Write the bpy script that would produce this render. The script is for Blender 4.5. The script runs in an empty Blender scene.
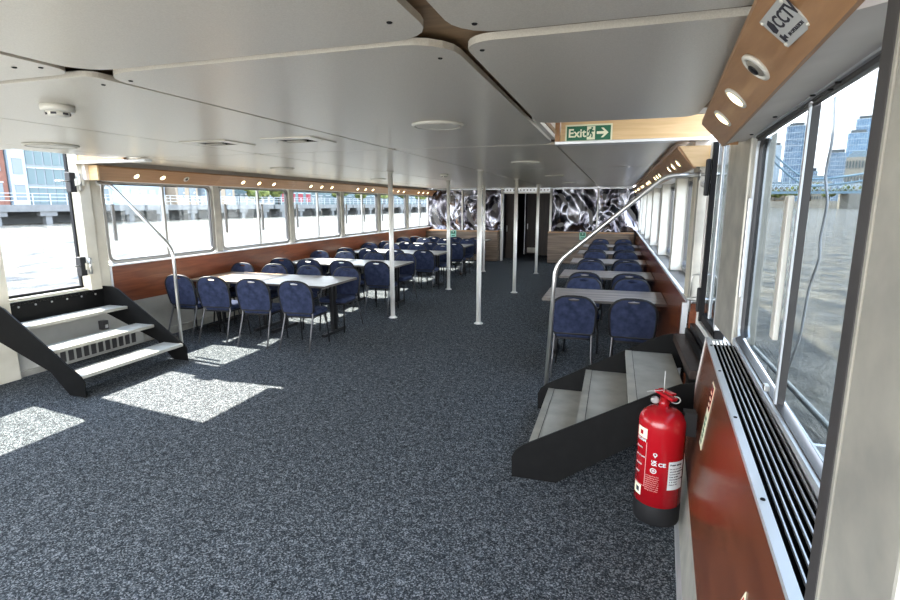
import bpy, bmesh, math, random
from math import sin, cos, pi, radians, sqrt
from mathutils import Vector, Matrix
random.seed(7)
col = bpy.context.scene.collection

# ------------------------------------------------------------------ mesh builder
class MB:
    def __init__(s): s.v = []; s.f = []; s.sm = []
    def add(s, vs, fs, smooth=False):
        b = len(s.v); s.v += [tuple(p) for p in vs]
        for f in fs: s.f.append(tuple(b + i for i in f)); s.sm.append(smooth)
        return s
    def box(s, x0, x1, y0, y1, z0, z1):
        v = [(x0,y0,z0),(x1,y0,z0),(x1,y1,z0),(x0,y1,z0),(x0,y0,z1),(x1,y0,z1),(x1,y1,z1),(x0,y1,z1)]
        return s.add(v, [(0,3,2,1),(4,5,6,7),(0,1,5,4),(1,2,6,5),(2,3,7,6),(3,0,4,7)])
    def hexa(s, v):
        return s.add(v, [(0,3,2,1),(4,5,6,7),(0,1,5,4),(1,2,6,5),(2,3,7,6),(3,0,4,7)])
    def prism(s, pts, a, b, axis='z', smooth=False):
        """polygon pts extruded from a to b on axis; axis z: pts (x,y); y: (x,z); x: (y,z)"""
        def P(p, t):
            return {'z': (p[0], p[1], t), 'y': (p[0], t, p[1]), 'x': (t, p[0], p[1])}[axis]
        n = len(pts)
        v = [P(p, a) for p in pts] + [P(p, b) for p in pts]
        s.add(v, [tuple(range(n))[::-1], tuple(range(n, 2*n))])
        s.add(v, [(i, (i+1) % n, n+(i+1) % n, n+i) for i in range(n)], smooth)
        return s
    def tube(s, path, r, n=10, closed=False, cap=True):
        P = [Vector(p) for p in path]; m = len(P)
        rs = r if isinstance(r, (list, tuple)) else [r]*m
        T = []
        for i in range(m):
            if closed: t = P[(i+1) % m] - P[i-1]
            elif i == 0: t = P[1]-P[0]
            elif i == m-1: t = P[-1]-P[-2]
            else: t = (P[i+1]-P[i]).normalized() + (P[i]-P[i-1]).normalized()
            T.append(t.normalized())
        u = T[0].orthogonal().normalized(); vs = []
        for i in range(m):
            u = (u - T[i]*u.dot(T[i])).normalized(); w = T[i].cross(u)
            for k in range(n):
                a = 2*pi*k/n; vs.append(P[i] + (u*cos(a)+w*sin(a))*rs[i])
        fs = []
        for i in range(m if closed else m-1):
            j = (i+1) % m
            for k in range(n): fs.append((i*n+k, i*n+(k+1) % n, j*n+(k+1) % n, j*n+k))
        b = len(s.v); s.add(vs, fs, True)
        if cap and not closed:
            s.f.append(tuple(b+k for k in range(n))[::-1]); s.sm.append(False)
            s.f.append(tuple(b+(m-1)*n+k for k in range(n))); s.sm.append(False)
        return s
    def lathe(s, prof, n=24, c=(0,0,0)):
        vs = []
        for r, z in prof:
            for k in range(n): vs.append((c[0]+r*cos(2*pi*k/n), c[1]+r*sin(2*pi*k/n), c[2]+z))
        fs = []
        for i in range(len(prof)-1):
            for k in range(n): fs.append((i*n+k, i*n+(k+1) % n, (i+1)*n+(k+1) % n, (i+1)*n+k))
        b = len(s.v); s.add(vs, fs, True)
        s.f.append(tuple(b+k for k in range(n))[::-1]); s.sm.append(False)
        s.f.append(tuple(b+(len(prof)-1)*n+k for k in range(n))); s.sm.append(False)
        return s
    def ring(s, outer, inner, a, b, axis='z'):
        n = len(outer)
        def P(p, t):
            return {'z': (p[0], p[1], t), 'y': (p[0], t, p[1]), 'x': (t, p[0], p[1])}[axis]
        v = [P(p,a) for p in outer]+[P(p,a) for p in inner]+[P(p,b) for p in outer]+[P(p,b) for p in inner]
        fs = []
        for i in range(n):
            j = (i+1) % n
            fs += [(i, n+i, n+j, j), (2*n+i, 2*n+j, 3*n+j, 3*n+i), (i, j, 2*n+j, 2*n+i), (n+i, 3*n+i, 3*n+j, n+j)]
        return s.add(v, fs)
    def xf(s, M):
        s.v = [tuple(M @ Vector(p)) for p in s.v]; return s
    def fn(s, f):
        s.v = [tuple(f(*p)) for p in s.v]; return s
    def build(s, name, mat, parent=None, bevel=0, sub=0):
        me = bpy.data.meshes.new(name); me.from_pydata(s.v, [], s.f); me.update()
        me.polygons.foreach_set('use_smooth', s.sm)
        bm = bmesh.new(); bm.from_mesh(me); bmesh.ops.recalc_face_normals(bm, faces=bm.faces); bm.to_mesh(me); bm.free()
        me.materials.append(mat)
        o = bpy.data.objects.new(name, me); col.objects.link(o)
        if parent: o.parent = parent
        if bevel:
            m = o.modifiers.new('b', 'BEVEL'); m.width = bevel; m.segments = 2; m.limit_method = 'ANGLE'
        return o
def rrect(x0, x1, y0, y1, r, n=5):
    p = []
    for cx, cy, a in ((x1-r, y1-r, 0), (x0+r, y1-r, 90), (x0+r, y0+r, 180), (x1-r, y0+r, 270)):
        for k in range(n+1):
            t = radians(a+90*k/n); p.append((cx+r*cos(t), cy+r*sin(t)))
    return p
def rpath(pts, r=.08, n=6):
    """polyline with rounded corners"""
    P = [Vector(p) for p in pts]; out = [P[0]]
    for i in range(1, len(P)-1):
        a = (P[i-1]-P[i]); b = (P[i+1]-P[i]); d = min(r, a.length*.45, b.length*.45)
        p0 = P[i]+a.normalized()*d; p1 = P[i]+b.normalized()*d
        for k in range(n+1):
            t = k/n; out.append(p0*(1-t)**2 + P[i]*2*t*(1-t) + p1*t*t)
    out.append(P[-1]); return out
def tag(o, label, cat, group=None, kind=None):
    o['label'] = label; o['category'] = cat
    if group: o['group'] = group
    if kind: o['kind'] = kind
    return o
def empty(name, loc, label, cat, group=None, rz=0):
    o = bpy.data.objects.new(name, None); col.objects.link(o); o.location = loc
    o.rotation_euler = (0, 0, rz); o.empty_display_size = .1
    return tag(o, label, cat, group)
def S(o):
    o['kind'] = 'structure'; return o
def dup(root, loc, rz, label, group=None, cat=None):
    r = root.copy(); col.objects.link(r); r.location = loc; r.rotation_euler = (0, 0, rz); r['label'] = label
    if group: r['group'] = group
    for ch in list(root.children):
        c = ch.copy(); col.objects.link(c); c.parent = r
        for g in list(ch.children):
            d = g.copy(); col.objects.link(d); d.parent = c
    return r

# ------------------------------------------------------------------ materials
def mat(name, c, rough=.5, metal=0, spec=.5, emit=None, es=0):
    m = bpy.data.materials.new(name); m.use_nodes = True
    b = m.node_tree.nodes['Principled BSDF']
    b.inputs['Base Color'].default_value = (*c, 1); b.inputs['Roughness'].default_value = rough
    b.inputs['Metallic'].default_value = metal; b.inputs['Specular IOR Level'].default_value = spec
    if emit: b.inputs['Emission Color'].default_value = (*emit, 1); b.inputs['Emission Strength'].default_value = es
    return m
def noisy(name, c1, c2, scale=(10,10,10), detail=4, rough=.5, metal=0, bump=0, lo=.35, hi=.65, nscale=1, spec=.5, c3=None, distort=0, bdist=.01):
    m = mat(name, c1, rough, metal, spec); t = m.node_tree; N = t.nodes; L = t.links; b = N['Principled BSDF']
    tc = N.new('ShaderNodeTexCoord'); mp = N.new('ShaderNodeMapping'); mp.inputs['Scale'].default_value = scale
    no = N.new('ShaderNodeTexNoise'); no.inputs['Scale'].default_value = nscale; no.inputs['Detail'].default_value = detail
    no.inputs['Distortion'].default_value = distort
    cr = N.new('ShaderNodeValToRGB'); e = cr.color_ramp.elements
    e[0].position = lo; e[0].color = (*c1, 1); e[1].position = hi; e[1].color = (*c2, 1)
    if c3: k = e.new((lo+hi)/2); k.color = (*c3, 1)
    L.new(tc.outputs['Object'], mp.inputs[0]); L.new(mp.outputs[0], no.inputs[0]); L.new(no.outputs[0], cr.inputs[0])
    L.new(cr.outputs[0], b.inputs['Base Color'])
    if bump:
        bp = N.new('ShaderNodeBump'); bp.inputs['Strength'].default_value = bump; bp.inputs['Distance'].default_value = bdist
        L.new(no.outputs[0], bp.inputs['Height']); L.new(bp.outputs[0], b.inputs['Normal'])
    return m
M = {}
def carpetm():
    m = mat('carpet', (.07,.08,.09), .95, 0, .1); t = m.node_tree; N = t.nodes; L = t.links; b = N['Principled BSDF']
    tc = N.new('ShaderNodeTexCoord'); vo = N.new('ShaderNodeTexVoronoi'); vo.inputs['Scale'].default_value = 150
    sx = N.new('ShaderNodeSeparateColor'); cr = N.new('ShaderNodeValToRGB'); e = cr.color_ramp.elements
    e[0].position = .15; e[0].color = (.022,.026,.031,1); e[1].position = .97; e[1].color = (.23,.245,.26,1)
    k = e.new(.62); k.color = (.066,.077,.088,1)
    no = N.new('ShaderNodeTexNoise'); no.inputs['Scale'].default_value = 22; no.inputs['Detail'].default_value = 5
    mr = N.new('ShaderNodeMapRange'); mr.inputs[1].default_value = .3; mr.inputs[2].default_value = .7; mr.inputs[3].default_value = .62; mr.inputs[4].default_value = 1.38
    mx = N.new('ShaderNodeVectorMath'); mx.operation = 'SCALE'
    L.new(tc.outputs['Object'], vo.inputs['Vector']); L.new(tc.outputs['Object'], no.inputs['Vector'])
    L.new(vo.outputs['Color'], sx.inputs[0]); L.new(sx.outputs[0], cr.inputs[0]); L.new(no.outputs[0], mr.inputs[0])
    L.new(cr.outputs[0], mx.inputs[0]); L.new(mr.outputs[0], mx.inputs['Scale']); L.new(mx.outputs[0], b.inputs['Base Color'])
    return m
M['carpet'] = carpetm()
M['ceil'] = noisy('ceil', (.56,.535,.475), (.66,.635,.57), (1,1,1), 3, .30, .28, .0, .3, .7, 240, .5)
M['ceil_back'] = noisy('ceil_back', (.22,.15,.09), (.32,.22,.13), (3,30,3), 3, .6)
M['edge'] = noisy('edge', (.45,.42,.36), (.62,.58,.50), (1,1,1), 2, .7, 0, 0, .3, .7, 300)
M['wood_red'] = noisy('wood_red', (.14,.038,.016), (.25,.078,.032), (1.2,1.2,14), 5, .28, 0, 0, .3, .7, 1.5, .5, None, 1.0)
M['wood_red2'] = noisy('wood_red2', (.10,.028,.012), (.21,.062,.025), (6,.8,6), 5, .24, 0, 0, .3, .7, 3, .5, None, .6)
M['wood_tan'] = noisy('wood_tan', (.33,.175,.08), (.43,.24,.115), (20,1.2,20), 4, .4, 0, 0, .3, .7, 2, .5, None, .5)
M['wood_light'] = noisy('wood_light', (.62,.42,.21), (.75,.54,.30), (1.5,20,20), 4, .45, 0, 0, .3, .7, 2, .5, None, .5)
M['wood_grey'] = noisy('wood_grey', (.075,.05,.035), (.26,.185,.13), (.5,2,13), 4, .45, 0, 0, .32, .68, 2, .5, None, .3)
M['table_plank'] = noisy('table_plank', (.16,.135,.12), (.42,.37,.34), (.6,14,1), 3, .3, 0, 0, .35, .62, 2, .5)
M['table_lam'] = noisy('table_lam', (.40,.385,.36), (.50,.485,.455), (2,2,2), 3, .42, 0, 0, .3, .7, 2, .6)
M['table_tan'] = noisy('table_tan', (.36,.25,.165), (.45,.33,.225), (1,8,1), 3, .45, 0, 0, .3, .7, 2, .6)
M['table_edge'] = mat('table_edge', (.10,.085,.075), .5)
M['black'] = mat('black', (.010,.010,.011), .45, 0, .3)
M['void'] = mat('void', (.004,.004,.004), 1, 0, 0)
M['blackm'] = noisy('blackm', (.006,.006,.006), (.008,.008,.008), (4,4,4), 4, .5, 0, 0, .4, .7, 3, .12)
M['leg_steel'] = mat('leg_steel', (.11,.11,.115), .35, .5)
M['blue'] = noisy('blue', (.014,.020,.048), (.040,.052,.105), (1,1,1), 5, .85, 0, .2, .3, .75, 16, .2)
M['steel'] = noisy('steel', (.52,.52,.51), (.66,.66,.64), (1,1,1), 3, .28, .9, 0, .3, .7, 6)
M['steel_dull'] = noisy('steel_dull', (.38,.37,.33), (.56,.54,.47), (1,1,1), 6, .45, .45, 0, .3, .7, 7)
M['frame_grey'] = mat('frame_grey', (.30,.29,.27), .4, .4)
M['pole'] = mat('pole', (.85,.84,.80), .3, .1)
M['alu'] = mat('alu', (.72,.74,.76), .35, .55)
M['cream'] = noisy('cream', (.58,.54,.44), (.68,.64,.53), (1,1,1), 4, .5, 0, 0, .3, .7, 5)
M['post_pale'] = noisy('post_pale', (.60,.58,.52), (.70,.68,.62), (1,1,1), 3, .5, 0, 0, .3, .7, 5)
M['grey_wall'] = noisy('grey_wall', (.38,.37,.33), (.46,.45,.41), (1,1,1), 4, .5, 0, 0, .3, .7, 4)
M['white'] = mat('white', (.72,.71,.68), .45)
M['soffit'] = noisy('soffit', (.70,.65,.61), (.80,.75,.71), (1,1,1), 3, .5, 0, 0, .3, .7, 4)
M['plastic'] = mat('plastic', (.66,.655,.60), .4)
M['rubber'] = mat('rubber', (.010,.010,.011), .6, 0, .2)
M['frame_dark'] = mat('frame_dark', (.07,.066,.065), .4, .3)
M['tread'] = noisy('tread', (.34,.33,.29), (.50,.49,.44), (1,1,1), 6, .5, .1, 0, .3, .7, 5)
M['red'] = mat('red', (.38,.006,.012), .2)
M['green'] = mat('green', (.008,.13,.065), .5)
M['signcream'] = mat('signcream', (.78,.80,.60), .5)
M['paper'] = mat('paper', (.62,.66,.66), .6)
M['ink'] = mat('ink', (.03,.03,.04), .6)
M['pink'] = mat('pink', (.75,.35,.33), .6)
M['lampglow'] = mat('lampglow', (.9,.8,.55), .4, 0, .5, (1,.72,.35), 3)
M['lampdark'] = mat('lampdark', (.35,.33,.28), .3, .5)
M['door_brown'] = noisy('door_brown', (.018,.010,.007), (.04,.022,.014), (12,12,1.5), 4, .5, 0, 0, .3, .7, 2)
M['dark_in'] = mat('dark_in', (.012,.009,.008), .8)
M['cordm'] = mat('cordm', (.62,.62,.62), .6)
# thin window glass that lets the sun through
def glassm(name, tint=(1,1,1), g=.06):
    m = bpy.data.materials.new(name); m.use_nodes = True; t = m.node_tree; N = t.nodes; L = t.links
    N.remove(N['Principled BSDF']); o = N['Material Output']
    a = N.new('ShaderNodeBsdfTransparent'); a.inputs[0].default_value = (*tint, 1)
    b = N.new('ShaderNodeBsdfGlossy'); b.inputs['Roughness'].default_value = .02
    x = N.new('ShaderNodeMixShader'); x.inputs[0].default_value = g
    L.new(a.outputs[0], x.inputs[1]); L.new(b.outputs[0], x.inputs[2]); L.new(x.outputs[0], o.inputs[0]); return m
M['glass'] = glassm('glass', (.97,.985,.98), .04)
M['glass_tint'] = glassm('glass_tint', (.46,.48,.485), .03)
# crumpled reflective dark film
def foil():
    m = mat('foil', (.30,.30,.33), .22, 1.0); t = m.node_tree; N = t.nodes; L = t.links; b = N['Principled BSDF']
    tc = N.new('ShaderNodeTexCoord'); mp = N.new('ShaderNodeMapping'); mp.inputs['Scale'].default_value = (1.5, .5, .75)
    no = N.new('ShaderNodeTexNoise'); no.inputs['Scale'].default_value = 1.5; no.inputs['Detail'].default_value = 1.2; no.inputs['Distortion'].default_value = 1.6
    bp = N.new('ShaderNodeBump'); bp.inputs['Strength'].default_value = 1; bp.inputs['Distance'].default_value = .11
    L.new(tc.outputs['Object'], mp.inputs[0]); L.new(mp.outputs[0], no.inputs[0]); L.new(no.outputs[0], bp.inputs['Height']); L.new(bp.outputs[0], b.inputs['Normal'])
    cr = N.new('ShaderNodeValToRGB'); e = cr.color_ramp.elements; e[0].position = .42; e[0].color = (.07,.065,.08,1); e[1].position = .66; e[1].color = (.36,.36,.40,1)
    n2 = N.new('ShaderNodeTexNoise'); n2.inputs['Scale'].default_value = 1.6; n2.inputs['Detail'].default_value = 1; n2.inputs['Distortion'].default_value = 2
    L.new(mp.outputs[0], n2.inputs[0]); L.new(n2.outputs[0], cr.inputs[0]); L.new(cr.outputs[0], b.inputs['Base Color'])
    return m
M['foil'] = foil()
def waterm():
    m = mat('water', (.17,.15,.11), .12, 0, .6); t = m.node_tree; N = t.nodes; L = t.links; b = N['Principled BSDF']
    b.inputs['IOR'].default_value = 1.33
    tc = N.new('ShaderNodeTexCoord'); mp = N.new('ShaderNodeMapping'); mp.inputs['Scale'].default_value = (1, .55, 1); mp.inputs['Rotation'].default_value = (0,0,.5)
    no = N.new('ShaderNodeTexNoise'); no.inputs['Scale'].default_value = 1.3; no.inputs['Detail'].default_value = 8; no.inputs['Roughness'].default_value = .62; no.inputs['Distortion'].default_value = .6
    bp = N.new('ShaderNodeBump'); bp.inputs['Strength'].default_value = 1; bp.inputs['Distance'].default_value = .75
    cr = N.new('ShaderNodeValToRGB'); e = cr.color_ramp.elements
    e[0].position = .35; e[0].color = (.018,.028,.034,1); e[1].position = .62; e[1].color = (.26,.225,.165,1)
    L.new(tc.outputs['Object'], mp.inputs[0]); L.new(mp.outputs[0], no.inputs[0]); L.new(no.outputs[0], bp.inputs['Height'])
    L.new(no.outputs[0], cr.inputs[0]); L.new(cr.outputs[0], b.inputs['Base Color']); L.new(bp.outputs[0], b.inputs['Normal'])
    return m
M['water'] = waterm()

# ------------------------------------------------------------------ dimensions
CZ = 2.29            # ceiling underside
XL, XR = -5.9, .60   # inner wall faces
YB = 16.5            # far bulkhead
PITCH = 1.97
def xw(Y):           # glass line of the right side (the hull tapers towards the viewer)
    return .70 + .065*(Y-3.2) if Y < 3.2 else (.73 if Y < 4.5 else .80)
def xr(Y, z):        # inner face of the right side panel near the viewer
    return .43 + .08*(Y-3) + .11*z

# ------------------------------------------------------------------ floor and ceiling
S(MB().box(-6.0, .62, -1.2, 24, -.06, 0).build('floor', M['carpet']))
def panel(x0, x1, y0, y1, r=.03, gx=.006, gy=.006, name='ceiling'):
    mb = MB().prism(rrect(x0+gx, x1-gx, y0+gy, y1-gy, r), CZ, CZ+.022)
    o = S(mb.build(name, M['ceil'])); return o
# wood backing above the panels (seen in the joints) and the raised hatch above each door
S(MB().box(-5.15, -.48, -1.2, YB, CZ+.05, CZ+.08).box(-.48, .62, -1.2, 3.42, CZ+.05, CZ+.08).box(-.48, .62, 4.46, YB, CZ+.05, CZ+.08)
  .box(-5.9, -5.15, 4.52, YB, CZ+.05, CZ+.08).box(-5.9, -5.22, -1.2, 3.52, CZ+.05, CZ+.08).build('ceiling', M['ceil_back']))
xs = [-1.97, -3.43, -4.89]
ys = [1.61, 4.55, 7.52, 10.5, 13.5, YB]
# near row (big rounded panels)
panel(-.49, .42, -1.2, 1.61, .13, .02, .03)
panel(-1.97, -.51, -1.2, 1.60, .13, .03, .02); panel(-3.43, -1.97, -1.2, 1.60, .10, .010, .016); panel(-4.89, -3.43, -1.2, 1.60, .1, .010, .016)
panel(-5.66, -4.89, -1.2, 1.60, .05, .008, .016)
panel(-.51, .43, 1.61, 3.42, .10, .025, .045)
panel(-1.97, -.51, 1.61, 4.55, .16, .014, .014); panel(-3.43, -1.97, 1.61, 4.55, .06, .008, .014)
panel(-4.89, -3.43, 1.61, 4.55, .06, .005, .008); panel(-5.25, -4.89, 1.61, 4.44, .02, .004, .008); panel(-5.66, -5.25, 1.61, 3.50, .05, .0, .008)
for i in range(1, 5):
    y0, y1 = ys[i], ys[i+1]
    for a, b in ((-.51, .45), (-1.97, -.51), (-3.43, -1.97), (-4.89, -3.43), (-5.66, -4.89)):
        panel(a, b, y0, y1, .03, .009, .007)
# hatch recess on the right: sides and lid above the door
S(MB().box(-.53, -.49, 3.42, 4.40, CZ+.02, 2.62).box(-.53, .62, 3.40, 3.43, CZ+.02, 2.62).box(-.53, .72, 3.40, 4.46, 2.62, 2.65).build('ceiling', M['white']))
# beam with the exit sign
S(MB().box(-.45, .64, 4.37, 4.44, 2.285, 2.62).build('trim_2', M['wood_light']))
S(MB().box(-.49, .64, 4.33, 4.46, 2.262, 2.285).build('trim_3', M['alu'], bevel=.003))
S(MB().box(-.49, -.455, 4.34, 4.43, 2.285, 2.62).build('trim_4', M['wood_tan']))
# beam over the left door
S(MB().box(-5.85, -5.15, 4.52, 4.58, 2.27, 2.50).build('trim_5', M['wood_tan']))
S(MB().box(-5.85, -4.80, 4.47, 4.56, 2.245, 2.27).build('trim_6', M['alu'], bevel=.003))

# ------------------------------------------------------------------ left wall
S(MB().box(-6.0, XL, 4.80, YB, 0, .58).box(-6.0, XL, -1.2, 4.80, 0, .76).build('wall_left', M['grey_wall']))
S(MB().box(-6.0, XL+.015, 4.83, YB, .57, 1.045).build('wall_left', M['wood_red']))
S(MB().box(-6.02, XL+.05, 4.80, YB, 1.045, 1.065).build('trim_7', M['alu'], bevel=.004))
S(MB().box(XL+.0, XL+.03, 4.80, YB, 0, .10).build('baseboard_left', M['steel_dull']))
S(MB().box(XL+.0, XL+.03, 3.2, 4.80, 0, .06).build('baseboard_left', M['steel_dull']))
# wedge of wood where the panel starts beside the steps
S(MB().prism([(4.80,.57),(4.83,.57),(4.83,1.05),(4.80,1.05)], XL-.05, XL+.02, 'x').build('trim_8', M['alu']))
# left header above the windows
S(MB().box(-6.02, -5.82, -1.2, 3.3, 2.07, 2.34).box(-6.02, -5.78, 4.56, YB, 2.07, 2.34).build('wall_left', M['soffit']))
# door posts left
S(MB().box(-6.0, -5.83, 4.50, 4.64, .80, 2.6).build('door_1', M['cream'], bevel=.008))
S(MB().box(-6.0, -5.865, 4.64, 4.79, .8, 2.28).build('wall_left', M['cream'], bevel=.008))
S(MB().box(-5.99, -5.955, 4.48, 4.502, .84, 2.6).build('trim_9', M['rubber']))
S(MB().box(-6.0, -5.83, 3.30, 3.62, .0, 3.1).build('door_1', M['cream'], bevel=.008))
S(MB().box(-6.06, -5.86, 3.55, 4.55, .76, .80).box(-6.02, -5.90, 3.55, 4.55, .80, .83).build('trim_10', M['cream'], bevel=.005))
S(MB().box(-6.05, -5.95, 3.55, 4.55, .83, .86).build('trim_11', M['rubber']))

def window(side, y0, y1, n, mull, z0=1.065, z1=2.08, handles=()):
    """a framed window lying in a plane x = const (or slanted on the near right)"""
    sx = -1 if side == 'L' else 1
    fx = (lambda y: -5.95) if side == 'L' else (lambda y: xw(y))
    w = empty('window_%d' % n, (0,0,0), '', ''); del w['label']; del w['category']; w['kind'] = 'structure'
    e_ = .022 if n == 14 else .035; g_ = .007 if n == 14 else .012
    out = rrect(y0, y1, z0, z1, .10); inn = rrect(y0+e_, y1-e_, z0+e_, z1-e_, .07)
    q_ = e_-.005; w_ = e_+g_
    out2 = rrect(y0+q_, y1-q_, z0+q_, z1-q_, .075); inn2 = rrect(y0+w_, y1-w_, z0+w_, z1-w_, .065)
    def sh(x, y, z): return (x + fx(y), y, z)
    MB().ring(out, inn, -.03, .03, 'x').fn(sh).build('window_frame', M['alu'] if n == 14 else M['frame_grey'], w)
    MB().ring(out2, inn2, -.018, .018, 'x').fn(sh).build('rubber_seal', M['frame_dark'], w)
    for ym in mull:
        MB().box(-.02, .02, ym-.016, ym+.016, z0+.04, z1-.04).fn(sh).build('mullion', M['frame_grey'] if side == 'L' else M['frame_dark'], w)
    MB().box(-.003, .003, y0+.04, y1-.04, z0+.04, z1-.04).fn(sh).build('pane', M['glass_tint'] if n == 14 else M['glass'], w)
    for yh, za, zb, m in handles:
        MB().box(-.035*sx-.012, -.035*sx+.012, yh-.02, yh+.02, za, zb).fn(sh).build('pull_handle', m, w, bevel=.004)
    return w
S_ = M['steel_dull']
hd = mat('handle_grey', (.33,.33,.33), .5)
LW = []
for i in range(6):
    a = 4.84 + PITCH*i; b = a + 1.82
    window('L', a, b, i+1, [a+.92+.05*(i % 2)], handles=[(a+.12, 1.35, 1.80, hd)] + ([(a+1.03, 1.35, 1.8, hd)] if i % 2 else []))
    if i < 5:
        p = S(MB().box(-6.0, -5.90, b+.01, b+.145, 1.06, 2.10).build('wall_left', M['steel_dull'], bevel=.008))
S(MB().box(-6.0, -5.86, 4.84+6*PITCH-.14, YB+.05, 1.06, 2.10).build('wall_left', M['steel_dull']))
window('L', 1.2, 3.3, 7, [2.2])
S(MB().box(-6.0, -5.9, -1.2, 1.2, .76, 2.1).build('wall_left', M['cream']))
S(MB().box(-6.02, -5.88, 1.2, 3.3, .76, 1.065).build('wall_left', M['cream']))

# slanted light cove along both sides
def cove(side, y0, y1, name_n):
    if side == 'L':
        pr = [(-5.64, 2.215), (-5.78, 2.07), (-5.80, 2.07), (-5.80, 2.235), (-5.64, 2.235)]
        f = lambda x, y, z: (x, y, z)
    elif y0 > 4:
        pr = [(.43, 2.215), (.55, 2.07), (.57, 2.07), (.57, 2.235), (.43, 2.235)]
        f = lambda x, y, z: (x, y, z)
    else:
        pr = [(.43, 2.235), (.545, 2.115), (.555, 2.115), (.555, 2.255), (.43, 2.255)]
        f = lambda x, y, z: (x + (.088 if z < 2.2 or x > .5 else .083)*(y-3.3), y, z)
    return S(MB().prism(pr, y0, y1, 'y').fn(f).build('trim_%d' % name_n, M['wood_tan']))
k = 12
for i in range(6):
    cove('L', 4.62+PITCH*i+.002, 4.62+PITCH*(i+1)-.002, k); k += 1
for i in range(6):
    cove('R', 4.47+PITCH*i+.002, min(4.47+PITCH*(i+1)-.002, YB), k); k += 1
cove('R', -1.0, 3.3, k); k += 1
S(MB().box(-5.81, -5.645, 4.60, 4.62, 2.07, 2.235).build('trim_%d' % k, M['wood_light'])); k += 1
S(MB().prism([(.44,2.235),(.55,2.08),(.68,2.08),(.68,2.235)], 4.455, 4.47, 'y').build('trim_%d' % k, M['wood_light'])); k += 1
S(MB().prism([(.43,2.25),(.555,2.12),(.62,2.12),(.62,2.25)], 3.29, 3.302, 'y').build('trim_%d' % k, M['wood_tan'])); k += 1

# round downlights set in the coves
ordw = ['first', 'second', 'third', 'fourth', 'fifth', 'sixth']
def downlight(c, nrm, lit, label, grp, r=.042):
    t = empty('downlight', c, label, 'light', grp)
    q = Vector(nrm).to_track_quat('Z', 'Y').to_matrix().to_4x4()
    MB().lathe([(r, -.004), (r, .004), (r*.80, .007), (r*.70, .002), (r*.70, -.003)], 20).xf(q).build('trim_ring', M['plastic'], t)
    MB().lathe([(r*.68, .000), (r*.62, .006), (r*.35, .010), (.002, .011)], 16).xf(q).build('bulb' if lit else 'lamp_cup', M['lampglow'] if lit else M['lampdark'], t)
    if not lit:
        MB().lathe([(r*.38, .009), (r*.34, .013), (.002, .013)], 12).xf(q).build('lamp_hole', M['black'], t)
    return t
wh = ['nearest', 'middle', 'farthest']
for i in range(6):
    for j in range(3):
        y = 4.62 + PITCH*i + (.55, .95, 1.35)[j]
        downlight((-5.712, y, 2.139), (.70, 0, -.72), not (i == 0 and j == 2),
                  'round downlight in left cove over %s window from steps, %s of three' % (ordw[i], wh[j]), 'left cove downlights')
        y = 4.47 + PITCH*i + (.45, .85, 1.25)[j]
        downlight((.488, y, 2.139), (-.76, 0, -.64), True,
                  'round downlight in right cove over %s window beyond door, %s of three' % (ordw[i], wh[j]), 'right cove downlights')
nb = .07
for j, (y, lab) in enumerate(((1.72, 'large unlit eyeball downlight in near right cove beside the metal sign'), (2.18, 'glowing oval downlight in near right cove, middle of the three'), (2.66, 'pale round downlight in near right cove, closest to the exit sign'))):
    yy = y
    x = .4875 + .0855*(yy-3.3)
    downlight((x-.002, yy, 2.173), (-.675, 0, -.737), j > 0, lab, 'near cove downlights', .048)

# ------------------------------------------------------------------ right side, beyond the door
Y0 = 4.46
S(MB().prism([(.56,0),(.60,1.02),(.72,1.02),(.86,1.02),(.86,0)], Y0, YB, 'y').build('wall_right', M['wood_red2']))
S(MB().box(.585, .625, Y0, YB, 1.015, 1.04).build('trim_40', M['alu'], bevel=.006))
S(MB().box(.62, .86, Y0, YB, 1.02, 1.03).build('trim_41', M['frame_dark']))
S(MB().prism([(Y0-.0,.35),(Y0+.05,.35),(Y0+.05,1.02),(Y0-.0,1.02)], .552, .605, 'x').build('trim_42', M['alu']))
S(MB().box(.55, .86, Y0, YB, 2.09, 2.30).build('wall_right', M['soffit']))
for i in range(6):
    a = 4.84 + PITCH*i; b = a + 1.80
    window('R', a, b, 8+i, [a+.9], 1.05, 2.09, handles=[(a+.25, 1.3, 1.8, hd)])
    y1 = b + .16
    S(MB().box(.655, .86, b-.02, y1+.01, 1.03, 2.09).build('wall_right', M['post_pale'], bevel=.008))
S(MB().box(.60, .86, 4.62, 4.84, 1.03, 2.09).build('wall_right', M['cream'], bevel=.008))
# right door: frame, pane, locking bars
d = empty('door_2', (0,0,0), '', ''); del d['label']; del d['category']; S(d)
MB().box(.60, .80, 4.50, 4.60, .86, 2.262).build('door_frame', M['steel_dull'], d, bevel=.006)
MB().box(.655, .675, 4.40, 4.44, .86, 2.262).build('door_frame', M['white'], d, bevel=.003)
MB().box(.665, .70, 4.36, 4.40, .88, 2.25).build('door_seal', M['rubber'], d)
MB().box(.68, .72, 3.80, 3.86, .88, 2.30).build('door_frame', M['alu'], d, bevel=.004)
MB().box(.70, .72, 4.18, 4.22, .90, 2.28).build('door_frame', M['alu'], d, bevel=.004)
MB().box(.66, .76, 3.74, 4.46, .86, .90).build('door_sill', M['white'], d, bevel=.004)
MB().box(.68, .74, 3.78, 4.42, .90, .96).build('bottom_rail', M['rubber'], d, bevel=.004)
MB().box(.705, .711, 3.84, 4.38, .95, 2.25).build('pane', M['glass_tint'], d)
o = MB().box(.625, .66, 4.37, 4.41, 1.86, 2.13).build('lock_bar', M['black'], d, bevel=.01)
MB().tube([(.60, 4.42, 2.02), (.78, 4.42, 2.02)], .012).build('latch_rod', M['steel'], d)
o = MB().box(.64, .675, 4.37, 4.41, .97, 1.16).build('lock_bar', M['black'], d, bevel=.01)
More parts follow.
